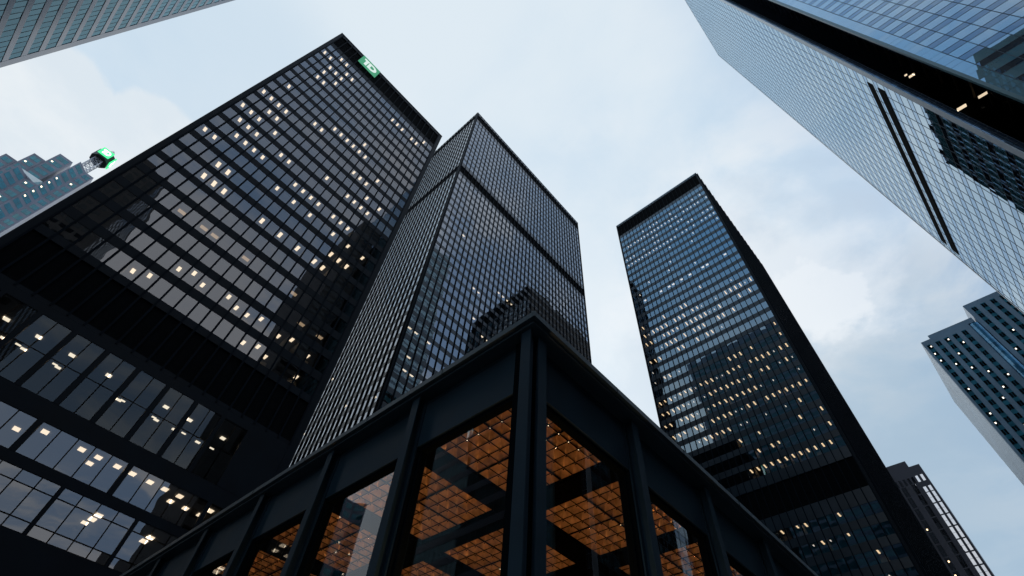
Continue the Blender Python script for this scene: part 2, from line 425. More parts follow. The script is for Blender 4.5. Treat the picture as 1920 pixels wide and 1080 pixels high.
# ---- C: the black tower right of the middle
def tower_c():
    t = root('office_tower', 'black tower standing alone right of the middle, its lower rows dotted with lit lamps', 'tower', (125, 26, 0), 'black steel office towers')
    X0, X1, Y0, Y1 = 98.5, 152.3, 8.45, 44.3
    east = Face((X0, Y0), (0, 1), (-1, 0), Y1-Y0); north = Face((X0, Y0), (1, 0), (0, -1), X1-X0)
    le = [.45+1.457*k for k in range(25)]; ln = [.5+2.934*k for k in range(19)]
    rows = levels(169.5, 3.735, 30, 2.3)+levels(48.2, 3.6, 12, 2.1)
    prob = [0, .3, .95, .15, .5, .8, .08, .1, .02, .05, .1, .3, .02, .05, .3, .6, .5, .35, .35, .08, .1, .2, .65, .55, .45, .8, .35, .12, .06, .0]+[.35, .3, .25]+[.05]*9
    rng = random.Random(5); S = {}
    for r, p in enumerate(prob):
        if 20 <= r <= 28: p = min(.95, p*1.5+.05)
        for c in range(24):
            q = p
            if 14 <= r <= 18 and c > 19: q = p*1.3
            if r >= 26 and c > 18: q *= .3
            if rng.random() < q: S[(0, r, c)] = rng.random()
    for c in range(1, 13): S[(0, 29, c)] = .2
    for r in range(2): 
        for c in range(12, 24): S.pop((0, 30+r, c), None)
    def lit(fi, r, c):
        v = S.get((fi, r, c))
        if v is None: return None
        if r == 11: return (2, .8, .5, (0, .5))
        if r < 13: return (2, .30, .55, (-.2+.4*v, .35))
        if v > .75: return (2, .16, .5, (.3, .9))
        return (3, .27, 1.35 if v < .5 else .95, (.12, .36))
    dark_tower(t, 'C', (X0, X1, Y0, Y1), [(east, le), (north, ln)], 181.9+ZC, [(173.5, 181.0), (53.0, 58.9)], [rows, rows], .17, (.10, .46), lit, M['glassC'], 'steelC', (Face((X1, Y0), (0, 1), (1, 0), Y1-Y0), Face((X0, Y1), (1, 0), (0, 1), X1-X0)))
    cap = MB(); cap.box(X0-.06, X1+.06, Y0-.06, Y1, 181.9+ZC, 182.3+ZC); cap.build('roof', M['fcptrim'], t)

# ------------------------------------------------------------------ towers clad in continuous bands
def band_face(f, z0, z1, pitch, zwin, hwin, ulines, mats, nwin, nspan, joint, vis, units, clad, split=1, skipz=(), tilt=.004):
    """one wall of alternating window ribbons and panel bands; returns ribbons in units, panels and joints in clad"""
    k0 = math.floor((z0-zwin)/pitch)
    k = k0
    while True:
        a = zwin+k*pitch; b = a+hwin; nx = a+pitch
        if a >= z1: break
        if b > z0:
            m = MB()
            for u0, u1 in zip(ulines, ulines[1:]):
                for s in range(split):
                    f.pane(m, u0+(u1-u0)*s/split, u0+(u1-u0)*(s+1)/split-joint*.0, nwin, max(a, z0), min(b, z1), 0, tilt)
            units.append(m)
        for u0, u1 in zip(ulines, ulines[1:]):
            if min(nx, z1) > max(b, z0): f.pane(clad, u0, u1, nspan, max(b, z0), min(nx, z1), 0, tilt)
        if joint:
            for zz in (a, b):
                if z0 < zz < z1: f.obox(clad, ulines[0], ulines[-1], nspan-.05, nspan+.02, zz-joint/2, zz+joint/2, 1)
        k += 1
    if joint:
        for u in ulines: f.obox(clad, u-joint/2, u+joint/2, nspan-.05, nspan+.025, z0, z1, 1)

def tower_f():
    t = root('office_tower', 'huge pale glass tower at upper right with a black recessed corner and two black slots', 'tower', (75, -60, 0))
    H = 272.7+ZC; z0 = 0; P = 3.475; ZW = 74.77+ZC-21*P
    south = Face((53.4, -26.6), (1, 0), (0, 1), 46.7)
    east = Face((48.9, -29.4), (0, -1), (-1, 0), 65)
    us = [1.2+2.45*k for k in range(19)]+[46.2]; ue = [1.66+2.45*k for k in range(26)]+[64.9]
    clad = MB(); units = []
    band_face(south, z0, H-1.2, P, ZW, 1.32, us, None, .0, .0, .09, 'F', units, clad, 2, (), .0010)
    band_face(east, z0, H-1.2, P, ZW, 1.35, ue, None, .0, .0, .08, 'F', units, clad, 2, (), .0020)
    # plain corner panels of the east face, with fine lines
    k = 0
    while ZW+k*P < H-1.2:
        a = ZW+k*P
        for c, d in ((a, a+1.35), (a+1.35, a+P)):
            if d < H and c > 0: east.pane(clad, .1, 1.66, 0, c+.02, min(d, H-1.2)-.02, 0, .003)
        k += 1
    east.obox(clad, .1, 1.66, -.15, -.03, 0, H-1.2, 1)
    clad.build('cladding', [M['fcpspan'], M['joint']], t)
    build_repeats(units, 'window_ribbon', M['fcpwin'], t, 'F')
    tr = MB()
    south.obox(tr, .02, 1.15, -.06, .04, 0, H)
    south.obox(tr, 46.25, 46.7, -.3, .04, 0, H-.01)
    south.obox(tr, 1.16, 46.24, -.3, .02, H-1.18, H)
    tr.build('corner_trim', M['fcptrim'], t)
    te = MB(); east.obox(te, -.35, .09, -.35, .05, 0, H); east.obox(te, .10, 64.9, -.3, .03, H-1.18, H-.01)
    te.build('edge_trim', M['fcpedge'], t)
    # recessed corner: a strip of small panes, then black glass with bracing and lamps behind it
    wstrip = Face((53.4, -26.6), (0, -1), (-1, 0), 2.8)
    st = MB(); k = 0
    while ZW+k*P/2 < H-.5:
        a = ZW+k*P/2
        if a > 0:
            wstrip.pane(st, .08, .50, 0, a+.06, a+P/2-.06, 0, .0004); wstrip.pane(st, .56, .86, 0, a+.06, a+P/2-.06, 0, .0004)
        k += 1
    st.build('corner_window_strip', M['fcpstrip'], t)
    stf = MB(); wstrip.obox(stf, .07, .92, -.3, -.05, 0, H-.02); stf.build('strip_frame', M['joint'], t)
    back = Face((53.4, -29.4), (-1, 0), (0, 1), 4.15)
    bk = MB(); wstrip.pane(bk, .95, 2.78, -.02, 0, H-.05, 0, 0); back.pane(bk, .03, 4.14, -.02, 0, H-.05, 0, 0)
    bk.build('recess_glass', M['black'], t)
    bx = MB(); bx.box(49.3, 58, -38, -32.6, 0, H-1, 0); bx.box(56.4, 60, -32.55, -27.4, 0, H-1, 0)
    bx.build('interior', M['louver'], t)
    br = MB()
    k = 0
    while k*P < 262:
        z = k*P+1; back.obox(br, .1, 4.1, -.55, -.35, z, z+.22); k += 1
    for k in range(0, 19):
        z = k*14
        br.bar((53.2, -30.6, z), (49.3, -30.6, z+7), .13); br.bar((49.3, -30.6, z+7), (53.2, -30.6, z+14), .13)
    br.build('bracing', M['bronze'], t)
    for (x, y, z, sx, sy) in ((55.3, -30.2, 88.8, .35, .8), (52.55, -30.1, 71.0, .35, 1.0), (55.6, -29.26, 75.1, .45, 1.1), (55.3, -29.9, 89.9, .25, .35)):
        lm = MB(); lm.box(x-sx/2, x+sx/2, y-sy/2, y+sy/2, z+ZC, z+ZC+.12); lm.build('ceiling_lamp', M['lamp'], t)
    # two black slots
    for a, b in ((94.1, 96.0), (90.3, 92.5)):
        sl = MB(); south.obox(sl, 2.5, 44.6, .03, .06, a+ZC, b+ZC); sl.build('black_slot', M['louver'], t)
    core = MB(); core.box(58.2, 99.6, -94, -27.0, 0, H-.4); core.box(49.4, 58.1, -94, -38.1, 0, H-.4); core.box(49.3, 58.1, -38.1+.01, -26.95-12, H-3, H-.5)
    core.build('core', M['louver'], t)

def tower_w():
    t = root('office_tower', 'steel tower in the top left corner with pale bands between teal window ribbons', 'tower', (-62, 48, 0))
    Ht = 239; P = 3.81
    west = Face((-44, 80.9), (0, -1), (1, 0), 66); north = Face((-80, 15), (1, 0), (0, -1), 36)
    zw = 85.35+ZC-22*P; u = [1.45+1.22*k for k in range(53)]+[65.2]; un = [1.0+1.22*k for k in range(28)]+[35.2]
    units = []; clad = MB()
    for f, ul in ((west, u), (north, un)):
        k = 0
        while zw+k*P < Ht-4:
            a = zw+k*P; b = a+2.5
            m = MB()
            for c, d in zip(ul, ul[1:]): f.pane(m, c+.03, d-.03, -.06, a+.02, b-.02, 0, .006)
            units.append(m)
            f.obox(clad, ul[0], ul[-1], -.35, 0, b, a+P)
            for c in ul[1:-1]: f.obox(clad, c-.03, c+.03, -.2, -.03, a, b, 1)
            f.obox(clad, ul[0]+.002, ul[-1]-.002, -.34, -.09, a+.001, b-.001, 1)
            k += 1
        f.obox(clad, ul[0], ul[-1], -.35, 0, 0, max(.1, zw))
        f.obox(clad, ul[0], ul[-1], -.35, .004, a+P, Ht)
        f.obox(clad, 0, ul[0]-.001, -.35, .02, 0, Ht-.01); f.obox(clad, ul[-1]+.001, f.w, -.35, .02, 0, Ht-.02)
    clad.box(-79.6, -44.4, 15.4, 80.9, 0, Ht-.5)
    clad.build('cladding', [M['ccwspan'], M['joint']], t)
    build_repeats(units, 'window_ribbon', M['ccwwin'], t, 'W')

def tower_ne():
    # stands behind the viewer: seen only as a dark mirror image in the glass of the other towers
    t = root('stone_tower', 'grey stone tower behind the viewer, seen only mirrored in the glass towers', 'tower', (-60, -115, 0))
    wall = MB(); units = []
    for (x0, x1, y0, y1, h) in ((-80, -38, -140, -89, 208), (-70, -27, -88.5, -62, 118), (-26.5, 36, -125, -78, 46)):  # the low third block is added to darken the left tower's foot
        for f in (Face((x0, y1), (1, 0), (0, 1), x1-x0), Face((x1, y0), (0, 1), (1, 0), y1-y0)):
            n = int((f.w-2)/3.0)
            z = 4
            while z+4 < h:
                m = MB()
                for k in range(n): f.pane(m, 1+3*k+.5, 1+3*k+2.6, .03, z+.9, z+3.0, 0, .004)
                units.append(m); z += 4
        wall.box(x0, x1, y0, y1, 0, h)
    wall.build('wall', M['stone'], t)
    build_repeats(units, 'window_row', M['stonewin'], t, 'NE', 40)
    t = root('reflection_slab', 'added dark slab behind the viewer, put there for dark striped reflections in the left tower', 'tower', (42, -72, 0))
    wall = MB(); units = []
    wall.box(37.5, 47, -100, -51, 0, 231)  # added slab, shaped to darken the right side of the left tower's reflections
    f = Face((37.5, -51), (1, 0), (0, 1), 9.5)
    for k in range(56):
        m = MB(); f.pane(m, .5, 9.0, .03, 4+4.05*k, 6.2+4.05*k, 0, .004); units.append(m)
    wall.build('wall', M['stone'], t); build_repeats(units, 'window_row', M['stonewin'], t, 'NE', 40)

def tower_bce():
    t = root('stepped_tower', 'stepped teal glass tower at far left with a lit green sign on a mast', 'tower', (-78, 236, 0))
    wall = MB(); units = []; lamps = []
    rng = random.Random(3)
    def strip_face(f, z1, n_rows, cols, mar=.9):
        wall_f = f
        for r in range(n_rows):
            zt = z1-1.3-r*4.1
            u = mar
            w = (f.w-2*mar-(cols-1)*.8)/cols
            for c in range(cols):
                m = MB()
                f.pane(m, u, u+w*.5-.06, .05, zt-2.5, zt, 0, .01); f.pane(m, u+w*.5+.06, u+w, .05, zt-2.5, zt, 0, .01)
                units.append(m)
                if rng.random() < .2:
                    q = MB(); f.obox(q, u+.3, u+.95, .06, .12, zt-1.5, zt-.85); lamps.append(q)
                u += w+.8
    # rising steps along the back
    for x0, x1, y, zt in ((-104, -92.2, 222, 183), (-92.1, -87.8, 222, 186.5), (-87.7, -83.3, 222, 192.7), (-83.2, -78.6, 222, 201.6), (-78.5, -72.9, 222, 210)):
        wall.box(x0, x1, y, y+30, 0, zt+ZC)
        strip_face(Face((x0, y), (1, 0), (0, -1), x1-x0), zt+ZC, 30, 1 if x1-x0 < 8 else 2, .7)
        strip_face(Face((x0, y+12), (0, -1), (-1, 0), 12), zt+ZC, 6, 2, .7)
        wall.box(x0+1.2, x1-1.0, y+1.5, y+6, zt+ZC, zt+ZC+.9)
    # front volumes with folded bay fronts
    def folded(x, y, d, w, zt, back, rows, cols):
        pts = [(x, y), (x+d, y+d), (x+d+w, y+d), (x+d+w, y+d+back), (x, y+d+back)]
        wall.prism(pts, 0, zt+ZC)
        s = math.sqrt(.5)
        strip_face(Face((x, y), (s, s), (s, -s), d/s), zt+ZC, rows, cols, .6)
        strip_face(Face((x+d, y+d), (1, 0), (0, -1), w), zt+ZC, rows, cols, .6)
        strip_face(Face((x, y+10), (0, -1), (-1, 0), 10), zt+ZC, rows, 2, .6)
    folded(-68.9, 213.5, 3.6, 3.6, 205, 20, 40, 1)
    folded(-77.5, 210.5, 4.2, 4.2, 182, 10, 34, 1)
    folded(-86.5, 207.5, 4.2, 4.4, 160, 12, 30, 1)
    folded(-95.5, 204.5, 4.2, 4.4, 141, 14, 26, 1)
    folded(-104.5, 201.5, 4.2, 4.4, 124, 16, 22, 1)
    w = wall.build('wall', M['bcewall'], t)
    sk = MB()  # sloping glass facets; reflected sky is partly put into their pale colour
    for (x, y, zt) in ((-77.3, 217.8, 182), (-86.3, 214.6, 160), (-95.3, 211.6, 141)):
        sk.quad((x-.6, y-6, zt+ZC+.1), (x+8.2, y-2.0, zt+ZC+.1), (x+8.2, y+1.2, zt+ZC+6.5), (x-.6, y+1.2, zt+ZC+6.5))
    sk.build('glass_facet', M['bcepale'], t)
    build_repeats(units, 'window', M['bcewin'], t, 'BCE')
    build_repeats(lamps, 'ceiling_lamp', M['lamp'], t, 'BCE', 60)
    # lattice mast and the eight-sided sign box
    mast = MB(); cx, cy = -68.9, 223.6; zb, zt = 204+ZC, 223+ZC
    cs = [(cx-1.7, cy-1.7), (cx+1.7, cy-1.7), (cx+1.7, cy+1.7), (cx-1.7, cy+1.7)]
    for x, y in cs: mast.bar((x, y, zb), (x, y, zt), .22)
    n = 8
    for k in range(n):
        a, b = zb+(zt-zb)*k/n, zb+(zt-zb)*(k+1)/n
        for i in range(4):
            p, q = cs[i], cs[(i+1) % 4]
            mast.bar((*p, a), (*q, a), .10)
            mast.bar((*p, a), (*q, b), .09); mast.bar((*q, a), (*p, b), .09)
    mast.build('mast', M['mastmetal'], t)
    bx = MB(); o = [(cx+4.0*math.cos(math.pi/8+math.pi/4*k), cy+4.0*math.sin(math.pi/8+math.pi/4*k)) for k in range(8)]
    bx.prism(o, 221.6+ZC, 227.6+ZC); b = bx.build('sign_box', M['signdark'], t)
    yn = cy-4.0*math.cos(math.pi/8)
    fN = Face((cx-2.5, yn), (1, 0), (0, -1), 5.0)
    g = MB(); fN.obox(g, 0, 5.0, .02, .5, 222.6+ZC, 227.5+ZC); gg = g.build('sign', M['greenglow'], t)
    lt = MB(); sign_letters(lt, fN, 0, 222.6+ZC, 5.0, 4.9, .5); lt.build('letters', M['whiteglow'], gg)
    fW = Face((cx+4.0*math.cos(math.pi/8), cy-2.5), (0, 1), (1, 0), 5.0)
    g = MB(); fW.obox(g, 0, 5.0, .02, .5, 222.6+ZC, 227.5+ZC); gw = g.build('sign', M['greenglow'], t)
    lt = MB(); sign_letters(lt, fW, 0, 222.6+ZC, 5.0, 4.9, .5); lt.build('letters', M['whiteglow'], gw)
    an = MB(); an.bar((cx, cy, 227.6+ZC), (cx, cy, 233+ZC), .2)
    for k in range(3):
        rr = 1.5-.35*k; z = 229+ZC+k*1.5
        for i in range(8):
            a0, a1 = math.pi/4*i, math.pi/4*(i+1)
            an.bar((cx+rr*math.cos(a0), cy+rr*math.sin(a0), z), (cx+rr*math.cos(a1), cy+rr*math.sin(a1), z), .08)
        an.bar((cx-rr, cy, z), (cx+rr, cy, z), .07); an.bar((cx, cy-rr, z), (cx, cy+rr, z), .07)
    an.build('antenna', M['mastmetal'], t)

def tower_r():
    t = root('granite_tower', 'blue grey granite tower at the right edge with a bright blue glass stripe', 'tower', (214, -45, 0))
    wall = MB(); units = []; lamps = []; X = 194
    wall.box(X, 236, -37.6, -22.2, 0, 148.3+ZC); wall.box(X+.6, 234, -39.9, -25.5, 148.3+ZC, 150.4+ZC); wall.box(X-.004, 236, -75, -40.5, 0, 155.9+ZC)
    wall.box(X+.7, 236, -40.45, -37.65, 0, 147.6+ZC)
    w = wall.build('wall', M['frwall'], t)
    rng = random.Random(8)
    f = Face((X, -22.2), (0, -1), (-1, 0), 53)
    sp = MB()
    def col(u, ztop, n):
        f.obox(sp, u-.72, u+.72, .006, .02, max(20, ztop-n*3.45)+ZC, ztop+ZC)
        for r in range(n):
            zt = ztop-.35-r*3.45
            m = MB()
            f.pane(m, u-.66, u-.06, .05, zt-1.9+ZC, zt+ZC, 0, .006); f.pane(m, u+.06, u+.66, .05, zt-1.9+ZC, zt+ZC, 0, .006)
            units.append(m)
            if rng.random() < .24:
                q = MB(); a = rng.choice((-.5, .15))
                f.obox(q, u+a, u+a+.36, .06, .10, zt-1.1+ZC, zt-.55+ZC); lamps.append(q)
    for k in range(5): col(1.5+2.84*k, 146.2, 34)
    for k in range(10): col(20.4+2.95*k, 153.7, 36)
    sp.build('strip_panel', M['frspan'], t)
    build_repeats(units, 'window', M['frwin'], t, 'R')
    build_repeats(lamps, 'ceiling_lamp', M['lampcool'], t, 'R', 60)
    bl = MB(); n = 10
    for k in range(44):
        z = 147.3-k*3.0
        for i in range(n):
            a0, a1 = math.pi*i/n, math.pi*(i+1)/n
            y0, y1 = -39.05+1.4*math.cos(a0), -39.05+1.4*math.cos(a1)
            x0, x1 = X+.7-1.1*math.sin(a0), X+.7-1.1*math.sin(a1)
            bl.quad((x1, y1, z-1.42+ZC), (x0, y0, z-1.42+ZC), (x0, y0, z-.04+ZC), (x1, y1, z-.04+ZC))
            bl.quad((x1, y1, z-2.96+ZC), (x0, y0, z-2.96+ZC), (x0, y0, z-1.50+ZC), (x1, y1, z-1.50+ZC))
    bl.build('blue_glass_bay', M['frblue'], t)
    # pin-striped end wall; its paleness from the sky glow is put into the colour
    s = Face((X, -22.2), (1, 0), (0, 1), 42)
    ps = MB(); s.obox(ps, .9, 41.6, .01, .05, 0, 147.4+ZC)
    for k in range(28): s.obox(ps, 1.1+1.45*k, 1.3+1.45*k, .051, .10, 0, 147.3+ZC, 1)
    ps.build('end_wall', [M['frpale'], M['frwall']], t)

def tower_d():
    t = root('office_block', 'small dark office block low at right with mirrored windows and a stepped rooftop', 'tower', (230, 18, 0))
    X = 216; wall = MB(); units = []; lamps = []
    wall.box(X, 250, 1.39, 34, 0, 118.0+ZC); wall.box(X+1.2, 246, 4.85, 30, 118.0+ZC, 121.2+ZC)
    wall.build('wall', M['dwall'], t)
    f = Face((X, 1.39), (0, 1), (-1, 0), 32.6)
    cols = [(.65, 1.48), (2.2, 3.1)]+[(4.6+3.35*k, 6.05+3.35*k) for k in range(8)]
    for u0, u1 in [(1.0, 1.55), (2.65, 3.15), (4.1, 4.6), (5.5, 6.0), (6.9, 7.4), (8.3, 8.8), (9.7, 10.2), (11.1, 11.6), (12.5, 13)]:
        m = MB(); f.pane(m, u0-.1, u1+.15, .04, 111.8+ZC, 114.2+ZC, 0, .0012); units.append(m)
    for r in range(26):
        zt = 109.75+.0-r*4.18
        if r == 0: parts = [(zt-1.9, zt)]
        else: parts = [(zt+2.0-1.85-.0, zt+2.0), (zt+2.0-3.75, zt+2.0-1.92)]
        for ci, (u0, u1) in enumerate(cols):
            m = MB()
            pp = parts if ci < 2 or r > 0 else [(zt-1.8, zt), (zt+.06, zt+1.75)]
            for a, b in pp:
                if ci >= 2:
                    h = (u0+u1)/2
                    f.pane(m, u0, h-.03, .04, a+ZC, b+ZC, 0, .0012); f.pane(m, h+.03, u1, .04, a+ZC, b+ZC, 0, .0012)
                else: f.pane(m, u0, u1, .04, a+ZC, b+ZC, 0, .0012)
            units.append(m)
    build_repeats(units, 'window', M['dwin'], t, 'D')
    rng = random.Random(9)
    for r in range(1, 16):
        for k in range(1, 6):
            if rng.random() < .3:
                u = 4.9+3.35*k+rng.uniform(0, .7); z = 109.75-r*4.18+rng.choice((.6, -1.3))
                m = MB(); f.obox(m, u, u+.42, .05, .09, z+ZC, z+.5+ZC); lamps.append(m)
    build_repeats(lamps, 'ceiling_lamp', M['lampgold'], t, 'D', 60)

# ------------------------------------------------------------------ the low glass pavilion in front
def pavilion():
    t = root('banking_pavilion', 'low black steel pavilion in front, amber coffered ceiling glowing behind tall panes', 'pavilion', (27, 27, 0))
    S = 3.36; NB = 13
    XF, YF = 5.05, 4.57                 # outer faces of the column flanges
    XP, YP = 5.28, 4.80                 # fascia planes
    XE, YE = XP+NB*S+.6, YP+NB*S+.2
    ZT = 8.0+ZC; ZCAP = 7.855+ZC; ZH = 6.53+ZC; ZCE = 6.70+ZC
    cap = MB()
    # projecting roof edge: an upper lip over a set-back band, with fine butt joints along it
    def ring(o, z0, z1, i):
        cap.box(o[0], XE+.3, o[1], o[1]+i, z0, z1); cap.box(o[0], o[0]+i, o[1]+i+.001, YE+.3, z0, z1)
    ring((4.89, 4.33), ZCAP, ZT, .5); ring((4.985, 4.425), ZCAP-.07, ZCAP-.001, .5)
    cap.box(5.4, XE+.3, 4.84, YE+.3, ZT-.12, ZT-.01)
    cap.build('roof_edge', M['pavcap'], t)
    jt = MB()
    for k in range(1, 14):
        jt.box(4.886, 4.95, 4.33+2.71*k, 4.33+2.71*k+.012, ZCAP-.002, ZT+.002)
        jt.box(4.89+2.9*k, 4.89+2.9*k+.012, 4.326, 4.39, ZCAP-.002, ZT+.002)
    jt.build('roof_joint', M['pavdark'], t)
    fe = Face((XP, YP), (0, 1), (-1, 0), NB*S); fn = Face((XP, YP), (1, 0), (0, -1), NB*S)
    first = {'e': 4.68-YP, 'n': 5.45-XP}
    for nm, f, off in (('e', fe, first['e']), ('n', fn, first['n'])):
        proj = XP-XF
        for k in range(NB+1):
            u = off+S*k
            c = MB()
            f.obox(c, u-.12, u+.12, proj-.03, proj, 0, ZCAP-.075)           # outer flange
            f.obox(c, u-.02, u+.02, .02, proj-.031, 0, ZCAP-.076)           # web
            if k or nm == 'n': f.obox(c, u-.12, u+.12, -.02, .019, 0, ZCAP-.077)               # inner flange
            if k: f.obox(c, u-.15, u+.15, -.30, -.021, 0, ZH-.001, 1)               # post behind
            c.build('column', [M['pav'], M['pavdark']], t)
            if k == NB: break
            a, b = u+.125, u+S-.125
            if k == 0 and nm == 'n': a = u+.125
            p = MB(); f.obox(p, a, b, -.07, -.012, ZH, ZCAP-.078)
            f.obox(p, a, b, -.06, -.004, ZCAP-.16, ZCAP-.079)
            p.build('fascia_panel', M['pav'], t)
            fr = MB()
            f.obox(fr, a-.1, b+.1, -.24, -.071, ZH-.09, ZH-.002); f.obox(fr, a+.03, a+.08, -.20, -.10, .35, ZH-.091)
            f.obox(fr, b-.08, b-.03, -.20, -.10, .35, ZH-.091); f.obox(fr, a+.03, b-.03, -.2, -.1, .2, .35)
            fo = fr.build('window_frame', M['pavdark'], t)
            g = MB(); f.pane(g, a+.08, b-.08, -.15, .35, ZH-.09, 0, .0); g.build('pane', M['glassP'], fo)
    cn = MB(); cn.box(XP-.06, XP+.28, YP-.08, YP+.30, 0, ZCAP-.08); cn.build('corner_post', M['pavdark'], t)  # dark colour stands in for the shade of the corner recess
    # ceiling
    bx = [8.62-3.4+3.38*k for k in range(NB+1)]; by = [8.06-3.4+3.38*k for k in range(NB+1)]
    xb = [(5.23, 5.57)]+[(8.28+3.38*k, 8.96+3.38*k) for k in range(NB-1)]; yb = [(4.8, 5.02)]+[(7.71+3.38*k, 8.40+3.38*k) for k in range(NB-1)]
    slab = MB(); slab.box(XP+.1, XE, YP+.1, YE, ZCE+.45, ZCE+.6); slab.build('roof_slab', M['pavdark'], t)
    for i, (a, b) in enumerate(xb):
        m = MB(); m.box(max(a, XP+.2), b, YP+.21, YE-.2, ZCE-.10, ZCE+.40); m.build('ceiling_beam', M['bar'], t)
    for i, (a, b) in enumerate(yb):
        m = MB(); m.box(XP+.21, XE-.2, max(a, YP+.2), b, ZCE-.104, ZCE+.396); m.build('ceiling_beam', M['bar'], t)
    lamps = []; cups = []; far = MB()
    rng = random.Random(2)
    for i in range(NB-1):
        for j in range(NB-1):
            x0 = xb[i][1]; x1 = xb[i+1][0]; y0 = yb[j][1]; y1 = yb[j+1][0]
            near = i < 6 and j < 7
            m = MB() if near else far
            n = 8; px = (x1-x0)/n; py = (y1-y0)/n
            if near:
                for a in range(n):
                    for b in range(n):
                        X, Y = x0+px*a, y0+py*b; cx, cy = X+px/2, Y+py/2
                        top = (cx, cy, ZCE+.235+rng.uniform(-.008, .008))
                        q = [(X, Y, ZCE), (X+px, Y, ZCE), (X+px, Y+py, ZCE), (X, Y+py, ZCE)]
                        for e in range(4): m.tri(q[e], top, q[(e+1) % 4])
                for a in range(n+1):
                    w = .024 if a == n//2 else .0075
                    m.box(x0+px*a-w, x0+px*a+w, y0, y1, ZCE-.02, ZCE-.006, 1)
                    m.box(x0, x1, y0+py*a-w, y0+py*a+w, ZCE-.0203, ZCE-.0063, 1)
                m.build('coffer_panel', [M['coffer'], M['bar']], t)
                if i < 5 and j < 6:  # hidden node lamps; cups added to screen them and throw light upward
                    d = MB()
                    for a in range(n+1):
                        for b in range(n+1):
                            X, Y = x0+px*a, y0+py*b; zc = ZCE-.060; h = .011; R_ = .017
                            d.quad((X-h, Y-h, zc), (X+h, Y-h, zc), (X+h, Y+h, zc), (X-h, Y+h, zc), 0)
                            hx = [(X+R_*math.cos(q*math.pi/3), Y+R_*math.sin(q*math.pi/3)) for q in range(6)]
                            for q in range(6):
                                p_, q_ = hx[q], hx[(q+1) % 6]
                                d.quad((*p_, zc-.006), (*q_, zc-.006), (*q_, zc+.012), (*p_, zc+.012), 1)
                            i0 = len(d.v); d.v += [(x, y, zc-.006) for x, y in hx]; d.f.append(tuple(range(i0, i0+6))); d.mi.append(1)
                    cups.append(d)
                for a in range(n+1):
                    for b in range(n+1):
                        X, Y = x0+px*a, y0+py*b
                        if (i, j) == (0, 0) and (a < 2 or b < 3) and a+b < 8 or rng.random() < .004:
                            d = MB(); h = .011; zc = ZCE-.035
                            d.prism([(X+h*math.cos(q*math.pi/3), Y+h*math.sin(q*math.pi/3)) for q in range(6)], zc-.016, zc, 0)
                            d.prism([(X+.006*math.cos(q*math.pi/3), Y+.006*math.sin(q*math.pi/3)) for q in range(6)], zc+.0005, ZCE-.02, 1)
                            lamps.append(d)
            else:
                m.quad((x0, y1, ZCE+.05), (x1, y1, ZCE+.05), (x1, y0, ZCE+.05), (x0, y0, ZCE+.05))
    o = far.build('coffer_panel', [M['coffer'], M['bar']], t); o['kind'] = 'stuff'
    build_repeats(lamps, 'ceiling_lamp', [M['dotlow'], M['bar']], t, 'pav')
    for d in cups: d.build('hidden_uplights', [M['dot'], M['bar']], t)
    for x, y, e in ((6.4, 6.0, 190), (9.9, 6.6, 80), (6.9, 10.4, 80), (11.5, 11.5, 60), (15.5, 6.2, 60), (6.3, 16.0, 60)):  # added fill lights in the hall, there to brighten the coffers
        l = bpy.data.lights.new('coffer_fill_light', 'POINT'); l.energy = e; l.color = (1, .61, .27); l.shadow_soft_size = .12
        lo = bpy.data.objects.new('coffer_fill_light', l); C.objects.link(lo); lo.parent = t
        lo.location = (x-27, y-27, 4.2)
    fl = MB(); fl.box(XP+.1, XE, YP+.1, YE, .02, .12); fl.build('floor', M['granite'], t)
    bw = MB(); bw.box(XE-.3, XE, YP+.1, YE, .12, ZT-.13); bw.box(XP+.1, XE-.31, YE-.3, YE, .12, ZT-.13); bw.build('rear_wall', M['pavdark'], t)

# ------------------------------------------------------------------ ground
def ground():
    def struct(name, mb, mat):
        o = mb.build(name, mat); o['kind'] = 'structure'; return o
    g = MB(); g.quad((-3000, -3000, -.02), (3000, -3000, -.02), (3000, 3000, -.02), (-3000, 3000, -.02)); struct('ground', g, M['earth'])
    r = MB(); r.quad((-400, -22, -.012), (400, -22, -.012), (400, -6, -.012), (-400, -6, -.012))
    r.quad((-22, -400, -.008), (-6, -400, -.008), (-6, 400, -.008), (-22, 400, -.008)); struct('road', r, M['asphalt'])
    l = MB()
    for k in range(-20, 40): 
        if not -4 < k*6 < -24: l.quad((k*6, -14.1, -.003), (k*6+3, -14.1, -.003), (k*6+3, -13.95, -.003), (k*6, -13.95, -.003))
    struct('road_marking', l, M['line'])
    p = MB(); p.box(-5.7, 300, -5.7, 300, -.02, .0); struct('pavement', p, M['granite'])
    k = MB(); k.box(-5.85, 300, -5.85, -5.70, -.1, .005); k.box(-5.85, -5.70, -5.699, 300, -.1, .005); struct('kerb', k, M['kerb'])

ground(); pavilion(); tower_a(); tower_b(); tower_c(); tower_f(); tower_w(); tower_ne(); tower_bce(); tower_r(); tower_d()
for o in bpy.data.objects:
    if '_o' in o: del o['_o']

